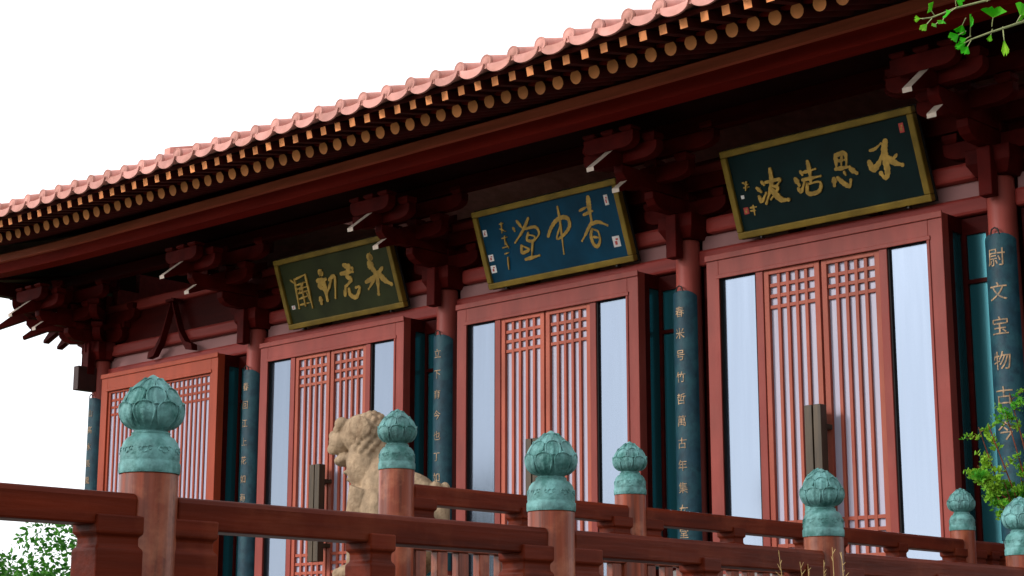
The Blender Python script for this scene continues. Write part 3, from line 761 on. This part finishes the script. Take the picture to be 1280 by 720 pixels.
# ------------------------------------------------------------------ bronze lotus finials and railings
def finial_meshes():
    b = MB()
    prof = [(.104,0),(.106,.008),(.106,.035),(.102,.040),(.102,.046),(.1035,.052),(.101,.085),(.094,.108),(.082,.124),(.070,.131),(.066,.136),(.068,.142),(.062,.147),(.057,.151),
            (.064,.156),(.082,.166),(.096,.180),(.1045,.200),(.1065,.218),(.104,.236),(.098,.252),(.090,.268),(.080,.283),(.066,.300),(.048,.316),(.028,.332),(.010,.346),(.0015,.350)]
    def fn(r, z, a):
        if z < .154: return r
        # ribs swelling between the petals
        k = 1+.022*math.cos(9*a)*math.sin(min(1,(z-.154)/.12)*math.pi)
        return r*k
    b.lathe(prof, 54, fn=fn)
    def rad(z):
        for (r0, z0), (r1, z1) in zip(prof, prof[1:]):
            if z0 <= z <= z1: return r0+(r1-r0)*(z-z0)/(z1-z0)
        return .001
    def petals(n, z0, z1, off, lift, phase):
        for k in range(n):
            ac = 2*math.pi*(k+phase)/n; wv = math.pi/n*.97; U, V = 16, 14; vs = []
            for j in range(V+1):
                t = j/V; z = z0+(z1-z0)*t
                wd = wv*(max(0, 1-((t-.62)/.385)**2.4)**.5 if t > .62 else 1-.3*(1-t/.62)**2)
                if j == V: wd = wv*.12
                for i in range(U+1):
                    u = -1+2*i/U; a = ac+u*wd
                    zz = z - .006*u*u*(t > .5)
                    cup = .004*(1-u*u) + off + lift*t*t + (.0065 if abs(u) > .8 or j >= V-1 else 0) + .0016*math.cos(u*9.4)*(t < .85)
                    r = rad(zz)+cup
                    vs.append((r*math.cos(a), r*math.sin(a), zz))
            fs = [(j*(U+1)+i, j*(U+1)+i+1, (j+1)*(U+1)+i+1, (j+1)*(U+1)+i) for j in range(V) for i in range(U)]
            b.add(vs, fs)
            # closing rim back to the body
            rim = [j*(U+1) for j in range(V+1)] + [V*(U+1)+i for i in range(1, U+1)] + [j*(U+1)+U for j in range(V-1, -1, -1)]
            o = len(b.v)-len(vs); inner = []
            for q in rim:
                x, y, z = vs[q]; h_ = math.hypot(x, y); s = (rad(z)-.003)/max(h_,1e-4); inner.append((x*s, y*s, z))
            vv = [vs[q] for q in rim]+inner; m = len(rim)
            b.add(vv, [(i, i+1, m+i+1, m+i) for i in range(m-1)])
    petals(8, .160, .250, .0005, .0035, .25)
    petals(8, .234, .303, .0005, .003, .75)
    petals(8, .284, .338, .0005, .002, .25)
    # cloud scrolls on the collar
    for k in range(9):
        a0 = 2*math.pi*k/9
        for r_, da, dz in ((.013,0,0),(.009,.17,.006),(.008,-.16,.004)):
            pts = []
            for j in range(11):
                th = j/10*math.pi*1.7+.5; rr = r_*(1-.45*j/10)
                a = a0+da+rr*math.cos(th)/.1; z = .076+dz+rr*math.sin(th)
                q = rad(z)+.0008; pts.append((q*math.cos(a), q*math.sin(a), z))
            b.tube(pts, .0022, 5)
    me = b.mesh('finial', M['bronze'], False)
    me.polygons.foreach_set('use_smooth', [True]*len(me.polygons))
    bm = bmesh.new(); bm.from_mesh(me)
    for e in bm.edges:
        if len(e.link_faces) == 2 and e.calc_face_angle(0) > R(48): e.smooth = False
    bm.to_mesh(me); bm.free()
    return me
FIN = finial_meshes()
def post_mesh(h):
    b = MB(); b.lathe([(.101,0),(.101,h-.004),(.098,h)], 32); 
    me = b.mesh('post', M['post'], True)
    bm = bmesh.new(); bm.from_mesh(me)
    for e in bm.edges:
        if e.is_manifold and e.calc_face_angle(0) > R(35): e.smooth = False
    bm.to_mesh(me); bm.free(); return me
def railing(name, label, x, floor, top, posts, y0, y1, lower=True, spin=0):
    # runs along +y at x; top = height of the upper face of the handrail
    t = thing(name, label, 'railing', (x, posts[0], floor))
    Y = posts[0]; Z = floor
    pm = post_mesh(top+.075-floor)
    for i, y in enumerate(posts):
        p = bpy.data.objects.new('post', pm); C.objects.link(p); p.parent = t; p.location = (0, y-Y, 0)
        f = bpy.data.objects.new('finial', FIN); C.objects.link(f); f.parent = p; f.location = (0, 0, top+.075-floor)
        p.rotation_euler = (0,0,spin+i*1.3); 
    ends = [y0]+[y for y in posts if y0+.12 < y < y1-.12]+[y1]
    cuts = []
    for a, c in zip(ends[:-1], ends[1:]):
        a2 = a+.085 if a in posts else a; c2 = c-.085 if c in posts else c
        if c2-a2 > .1: cuts.append((a2, c2))
    for a, c in cuts:
        T = top-floor
        b = MB(); b.prism([(-.06,T-.112),(.06,T-.112),(.063,T-.02),(.052,T),(-.052,T),(-.063,T-.02)], 'y', a-Y, c-Y)
        b.build('top_rail', M['rail'], t, bevel=.008)
        b = MB(); b.box((-.04, a-Y, T-.37), (.04, c-Y, T-.31)); b.build('middle_rail', M['post'], t, bevel=.006)
        b = MB(); b.box((-.05, a-Y, .10), (.05, c-Y, .18)); b.build('bottom_rail', M['rail'], t, bevel=.006)
        mid = (a+c)/2
        for cy, hw in ((a+.055, .11), (mid, .065), (c-.055, .11)):
            b = MB()
            n0 = 2*hw
            vs = []
            for dz_, ins_ in ((-.31,0),(-.193,0),(-.18,.012),(-.15,.012),(-.14,0),(-.078,0)):
                vs += [(sx*(.076-ins_), sy*(hw-ins_), T+dz_) for sx, sy in ((-1,-1),(1,-1),(1,1),(-1,1))]
            b.add(vs, [(4*q+k, 4*q+(k+1)%4, 4*q+4+(k+1)%4, 4*q+4+k) for q in range(5) for k in range(4)] + [(3,2,1,0),(20,21,22,23)])
            b.v = [(p[0], p[1]+cy-Y, p[2]) for p in b.v]
            b.build('rail_block', M['rail'], t, bevel=.006)
        n = max(2, int((c-a)/.168))
        for k in range(n):
            yy = a+(k+.5)*(c-a)/n
            b = MB(); b.box((-.028, yy-Y-.042, .18), (.028, yy-Y+.042, T-.37)); b.build('baluster', M['post'], t, bevel=.005)
    return t
railing('wooden_railing', 'nearer dark red wooden railing crossing the whole bottom, with the largest bronze finials', -5.2, 1.16, 2.19, [1.555,3.62,5.685,7.74,9.82,11.9], .5, 11.9)
railing('wooden_railing', 'farther wooden railing beyond the near one, smaller finials, ending at the stone lion', -7.5, 1.62, 2.64, [6.9,8.96,11.12,13.17], 6.9, 13.88, spin=.6)
railing('wooden_railing', 'tiny far railing with a bronze finial among the bushes at the lower left', -24.6, 1.55, 2.35, [14.9, 17.0], 14.9, 17.0)

# ------------------------------------------------------------------ stone lion on its pedestal
def lion():
    t = MB()
    E_ = lambda c, r, ry=0, rx=0, rz=0: t.ell(c, r, Matrix.Rotation(rz,3,'Z') @ Matrix.Rotation(ry,3,'Y') @ Matrix.Rotation(rx,3,'X'), 18, 12)
    # local: faces -x; seated, forelegs straight, haunches behind
    E_((0.10,0,.62),(.27,.23,.36), ry=R(-28))          # chest and back
    E_((.38,0,.36),(.30,.26,.27))                     # haunches
    E_((.32,0,.54),(.32,.22,.24), ry=R(22))
    E_((-.12,0,.86),(.21,.21,.24))                    # maned neck
    E_((-.20,0,1.09),(.20,.185,.155))                  # skull
    E_((-.40,0,1.04),(.13,.15,.10))                   # muzzle
    E_((-.36,0,.905),(.12,.12,.05), ry=R(-8))          # lower jaw
    E_((-.50,0,1.09),(.045,.07,.045))                 # nose
    for s in (-1,1):
        E_((-.36,s*.10,1.17),(.07,.055,.05))          # brow
        E_((-.41,s*.095,1.125),(.040,.036,.034))       # eye
        E_((-.10,s*.20,1.12),(.12,.04,.085), ry=R(20))  # drooping ear
        E_((-.46,s*.075,.985),(.06,.05,.045))         # lip
        # foreleg
        t.tube([(-.08,s*.14,.66),(-.14,s*.15,.45),(-.15,s*.15,.24),(-.15,s*.15,.06)], [.14,.11,.085,.085], 14)
        E_((-.22,s*.15,.055),(.13,.095,.06))
        for k in (-1,0,1): E_((-.32,s*.15+k*.05,.045),(.04,.028,.04))
        # hind leg folded
        E_((.26,s*.20,.24),(.25,.12,.22), ry=R(-15))
        E_((.12,s*.23,.055),(.17,.08,.055))
        for k in (-1,0,1): E_((-.03,s*.23+k*.045,.04),(.04,.026,.038))
    for k in range(150):                              # curls of the mane, all round except the face
        zf = 1-2*(k+.5)/150; a = k*2.39996; rr = math.sqrt(1-zf*zf)
        x, y, z = rr*math.cos(a), rr*math.sin(a), zf
        if x > -.30 and z > -.85: E_((-.10+x*.17, y*.19, 1.00+z*.24), (.034,.034,.028))
    for k in range(4): E_((-.30+.03*k, .0, .80-.055*k), (.06,.13-.015*k,.022))   # beard
    t.tube([(.58,0,.22),(.62,0,.38),(.60,0,.54),(.56,0,.64),(.57,0,.70)], [.06,.08,.09,.07,.03], 12)  # tail
    for k in range(4): E_((.60+.02*(k%2), (.06 if k%2 else -.06), .40+.08*k), (.05,.04,.06))
    E_((.05,-.24,.5),(.10,.03,.16)); E_((.05,.24,.5),(.10,.03,.16))
    o = t.build('stone_lion', M['stone'])
    r = o.modifiers.new('remesh', 'REMESH'); r.mode = 'VOXEL'; r.voxel_size = .010; r.use_smooth_shade = True
    s = o.modifiers.new('smooth', 'SMOOTH'); s.factor = .3; s.iterations = 1
    tag(o, 'yellow sandstone guardian lion seated behind the railing, facing left', 'statue')
    return o
LB = 2.42
lo = lion(); lo.location = (-12.50, 11.3, LB); lo.rotation_euler = (0,0,R(14)); lo.scale = (1.08,1.02,1.26)
p = MB(); p.box((-.62,-.42,0),(.95,.42,.12)); p.box((-.54,-.36,.12),(.87,.36,LB-1.62-.10)); p.box((-.60,-.40,LB-1.62-.10),(.93,.40,LB-1.62-.001))
po = p.build('stone_pedestal', M['stone'], bevel=.02); tag(po, 'sandstone pedestal carrying the guardian lion', 'pedestal'); po.location = (-12.42, 11.3, 1.62); po.rotation_euler = (0,0,R(14))

# ------------------------------------------------------------------ vegetation
def leafcloud(mb, c, r, n, size, rnd, kind='quad', flat=1.0):
    c = Vector(c)
    for _ in range(n):
        d = Vector((rnd.gauss(0,1), rnd.gauss(0,1), rnd.gauss(0,1))); d.normalize()
        p = c + Vector((d.x*r[0], d.y*r[1], d.z*r[2]))*(rnd.random()**.45)
        leaf(mb, p, size*rnd.uniform(.6,1.3), rnd)
def leaf(mb, p, s, rnd, d=None):
    d = d or Vector((rnd.uniform(-1,1), rnd.uniform(-1,1), rnd.uniform(-.6,.8))).normalized()
    w = d.cross(Vector((rnd.uniform(-1,1), rnd.uniform(-1,1), rnd.uniform(-1,1)))).normalized()
    nrm = d.cross(w)
    a = p; b = p+d*s*.45+w*s*.28+nrm*s*.06; c = p+d*s; e = p+d*s*.45-w*s*.28+nrm*s*.06
    mb.add([a,b,c,e], [(0,1,2),(0,2,3)])
def tree(name, label, loc, h, cr, lm, n, size, seed, cat='tree', group=None, trunk_r=None, zc=None):
    rnd = random.Random(seed)
    t = thing(name, label, cat, loc, 0, group)
    tr = trunk_r or h*.03
    b = MB()
    top = Vector((rnd.uniform(-.3,.3), rnd.uniform(-.3,.3), h*.62))
    b.tube([(0,0,-.02),(.02,0,h*.2),tuple(top*.6),tuple(top)], [tr*1.3, tr, tr*.75, tr*.4], 10)
    tips = []
    for k in range(9):
        a = rnd.uniform(0,6.28); z0 = h*rnd.uniform(.28,.6); s = top*(z0/top.z)
        e = Vector((math.cos(a)*cr*rnd.uniform(.45,.95), math.sin(a)*cr*rnd.uniform(.45,.95), h*rnd.uniform(.5,.95)))
        b.tube([s, s.lerp(e,.5)+Vector((0,0,.08*h)), e], [tr*.4, tr*.25, tr*.08], 7); tips.append(e); tips.append(s.lerp(e,.6))
    b.build('trunk', M['bark'], t, smooth=True)
    l = MB()
    for e in tips:
        for _ in range(3):
            c = e + Vector((rnd.gauss(0,.2), rnd.gauss(0,.2), rnd.gauss(0,.15)))*cr*.8
            leafcloud(l, c, (cr*.32, cr*.32, cr*.24), n//(len(tips)*3), size, rnd)
    l.build('crown', lm, t)
    return t
tree('broadleaf_tree', 'leafy green tree low at the left edge behind the railing', (-27.0,14.6,0), 3.35, 2.5, M['leaf_bush'], 42000, .12, 3, group=None)
tree('broadleaf_tree', 'second leafy tree partly hidden behind the left railing post', (-29.6,19.5,0), 3.7, 2.8, M['leaf_bush'], 30000, .13, 5)
tree('broadleaf_tree', 'tree out in the courtyard left of the camera, mirrored in the door glass', (-38,-9,0), 7.0, 3.4, M['leaf_dark'], 5000, .25, 11)
tree('broadleaf_tree', 'tree out in the courtyard left of the camera, farther one mirrored in the glass', (-52,-22,0), 9.0, 4.4, M['leaf_dark'], 5000, .3, 12)
for i, (x, y, h) in enumerate([(8,3,9),(7.5,10,10),(11,17,9)]):  # out of view, added to darken faces turned to the right
    tree('broadleaf_tree', 'tall tree on the lawn to the right of the path, number %d from the camera' % (i+1) if 0 else ['tall dark tree on the right lawn, nearest the camera','tall dark tree on the right lawn, in line with the eaves','tall dark tree on the right lawn, beyond the hall front'][i], (x,y,0), h, 3.4, M['leaf_dark'], 6000, .28, 20+i)

# ginkgo standing to the right of the path; one low bough reaches over it
g = thing('ginkgo_tree', 'ginkgo bough with bright green fan leaves hanging in at the top right corner', 'tree', (.2, 5.6, 0))
GO = Vector((.2, 5.6, 0))
b = MB(); loc = lambda p: tuple(Vector(p)-GO)
b.tube([(0,0,-.02),(.03,-.02,1.6),(-.02,.03,3.2),(.05,0,5.2)], [.16,.13,.11,.07], 12)
b.build('trunk', M['bark'], g, smooth=True)
b = MB()
b.tube([(0,0,2.7),(-.7,-.6,3.3),loc((-1.72,4.45,3.52)),loc((-1.985,4.153,3.384))], [.05,.03,.012,.006], 8)
b.tube([loc(p) for p in [(-1.985,4.153,3.384),(-2.04,4.09,3.345),(-2.082,4.037,3.32),(-2.112,3.977,3.281),(-2.16,3.898,3.25),(-2.194,3.834,3.216),(-2.201,3.80,3.205)]], [.0045,.004,.0034,.003,.0026,.002,.0015], 7)
b.tube([loc(p) for p in [(-1.86,4.30,3.44),(-1.948,4.108,3.274),(-2.023,4.011,3.213),(-2.041,3.959,3.189),(-2.071,3.897,3.161),(-2.094,3.84,3.133)]], [.006,.0045,.0038,.0033,.0026,.002], 7)
b.tube([(0,0,3.6),(-.5,.6,4.3),(-1.0,.9,4.9)], [.04,.025,.008], 8); b.tube([(0,0,4.2),(.6,-.4,5.0),(1.1,-.9,5.6)], [.04,.025,.008], 8); b.tube([(.03,0,4.8),(.2,.7,5.6),(.1,1.2,6.2)], [.035,.02,.008], 8)
b.build('branch', M['twig'], g, smooth=True)
GL = [((-2.175,3.81,3.213),(-2.172,3.78,3.227),.036),((-2.204,3.811,3.21),(-2.226,3.803,3.212),.0181),((-2.202,3.84,3.213),(-2.194,3.777,3.166),.0201),((-2.133,3.845,3.228),(-2.171,3.854,3.219),.0342),((-2.167,3.846,3.212),(-2.156,3.809,3.182),.0241),((-2.155,3.87,3.267),(-2.13,3.884,3.253),.0362),((-2.072,3.915,3.189),(-2.052,3.895,3.225),.0643),((-2.084,3.935,3.18),(-2.098,3.942,3.156),.0161),((-2.134,3.915,3.179),(-2.098,3.858,3.202),.0322),((-2.12,3.866,3.199),(-2.151,3.886,3.176),.0322),((-2.136,3.886,3.176),(-2.145,3.83,3.145),.0302),((-2.136,3.918,3.164),(-2.156,3.891,3.144),.0221),((-2.118,3.884,3.146),(-2.126,3.859,3.108),.0261),((-2.128,3.899,3.157),(-2.162,3.886,3.14),.0181),((-2.073,3.972,3.187),(-2.05,3.933,3.104),.0201),((-2.025,3.958,3.197),(-2.018,3.993,3.243),.0523),((-2.08,3.916,3.255),(-2.044,3.892,3.264),.0402),((-2.031,4.004,3.211),(-2.031,3.988,3.219),.0281),((-2.131,3.845,3.238),(-2.119,3.82,3.264),.0201),((-2.127,3.898,3.165),(-2.151,3.892,3.156),.0221),((-2.19,3.854,3.207),(-2.171,3.796,3.176),.0151)]
def fan(l, s, base, tip, w, rnd):
    base = Vector(base); tip = Vector(tip); d = tip-base; L = d.length; d.normalize()
    view = Vector((-.6+rnd.uniform(-.5,.5), .75, rnd.uniform(-.5,.5)))
    sd = d.cross(view).normalized(); nn = d.cross(sd)
    stem = base + d*L*.35
    s.tube([base-d*L*.15, base+d*L*.1, stem+d*L*.05], .0012, 5)
    n = 10; top = []; bot = []
    for k in range(n+1):
        u = -1+2*k/n
        r_ = 1 + .06*math.cos(k*2.2) - (.22 if k == n//2 else 0)
        p = stem + d*(L*.65*r_*(1-.30*u*u)) + sd*(u*w*.5) + nn*(.12*w*math.sin(u*3)+.1*w*abs(u))
        top.append(p); bot.append(p - nn*.0006)
    vs = [stem]+top+[stem-nn*.0006]+bot
    fs = [(0,k+1,k+2) for k in range(n)]+[(n+2, n+4+k, n+3+k) for k in range(n)]+[(k+1,n+3+k,n+4+k,k+2) for k in range(n)]
    l.add(vs, fs)
rnd = random.Random(9); l = MB(); s = MB()
for bs_, tp, w in GL: fan(l, s, loc(bs_), loc(tp), w, rnd)
for (c, r_, n) in (((-.55,.6,4.4),.5,120),((-1.0,.9,4.95),.45,120),((1.0,-.8,5.5),.6,150),((.15,1.2,6.2),.6,150),((.4,0,5.6),.7,200),((.5,-.3,4.9),.5,120)):
    for _ in range(n):
        p = Vector(c)+Vector((rnd.gauss(0,1),rnd.gauss(0,1),rnd.gauss(0,.7)))*r_*.5
        d = Vector((rnd.uniform(-1,1),rnd.uniform(-1,1),rnd.uniform(-1,.4))).normalized()*.07
        fan(l, s, p, p+d, .06, rnd)
l.build('leaves', M['ginkgo'], g); s.build('leaf_stalks', M['twig'], g)

# young shrub with needle-fine bright leaves at the right edge, between the two railings
SO = Vector((-6.33, 12.25, 1.16)); rnd = random.Random(21)
sh = thing('young_shrub', 'bright yellow-green shrub with fine leaves at the right edge, between the two railings', 'shrub', SO)
tips = [(-6.526,11.909,3.377),(-6.421,11.978,3.481),(-6.381,11.987,3.60),(-6.60,11.90,3.36),(-6.664,11.882,3.02),(-6.59,11.975,2.93),(-6.5,12.052,2.96),(-6.406,12.125,3.02),(-6.564,12.034,2.83),(-6.36,12.12,3.12),(-6.475,12.111,2.86),(-6.628,11.905,3.08),(-6.2,12.2,3.1),(-6.1,12.3,2.9),(-6.25,12.3,3.4),(-6.0,12.4,3.2)]
b = MB(); l = MB()
b.tube([(0,0,0),(.02,0,.7),(0,-.02,1.3),(-.02,-.05,1.75)], [.028,.024,.018,.008], 8)
for i, tp in enumerate(tips):
    e = Vector(tp)-SO; s0 = Vector((0,0,min(e.z-.15, rnd.uniform(1.0,1.6))))
    mid = s0.lerp(e,.55)+Vector((rnd.uniform(-.05,.05),rnd.uniform(-.05,.05),-.04))
    b.tube([s0, mid, e], [.009,.006,.003], 6)
    nsub = 7 if 3 < i else 4
    for k in range(nsub):
        q = mid.lerp(e, rnd.uniform(.3,1)); r_ = q+Vector((rnd.uniform(-.13,.13),rnd.uniform(-.13,.13),rnd.uniform(-.03,.10)))
        b.tube([q, r_], [.003,.0015], 5)
        for _ in range(34 if i < 4 else 66):
            p = q.lerp(r_, rnd.uniform(.2,1.05))+Vector((rnd.gauss(0,.014),rnd.gauss(0,.014),rnd.gauss(0,.012)))
            leaf(l, p, rnd.uniform(.022,.046), rnd, Vector((rnd.uniform(-1,1),rnd.uniform(-1,1),rnd.uniform(-.1,1.3))).normalized())
b.build('stem', M['post'], sh, smooth=True); l.build('foliage', M['leaf_bright'], sh)

# tall dry reeds in front of the near railing
RO = Vector((-4.55, 6.85, 0)); rnd = random.Random(3)
rd = MB()
heads = [(-4.712,6.655,2.125),(-4.652,6.73,2.076),(-4.538,6.82,2.139),(-4.512,6.852,2.118),(-4.628,6.756,2.066),(-4.574,6.803,2.083),]
for i, hd in enumerate(heads):
    e = Vector(hd)-RO; s0 = Vector((rnd.uniform(-.12,.12), rnd.uniform(-.1,.1), 0)); side = 1 if i % 2 else -1
    rd.tube([s0, s0.lerp(e,.5)+Vector((.02*side,.02,0)), s0.lerp(e,.94), e], [.004,.003,.002,.001], 6)
    for k in range(5):
        q = s0.lerp(e, .93+.014*k); rd.tube([q, q+Vector((rnd.uniform(-.022,.022),rnd.uniform(-.022,.022),rnd.uniform(.005,.03)))], [.0022,.001], 5)
o = rd.build('dry_reeds', M['straw'], None, smooth=True); o.location = RO
tag(o, 'clump of dry straw-coloured reeds rising in front of the near railing at the bottom right', 'reeds')
bpy.context.view_layer.update()
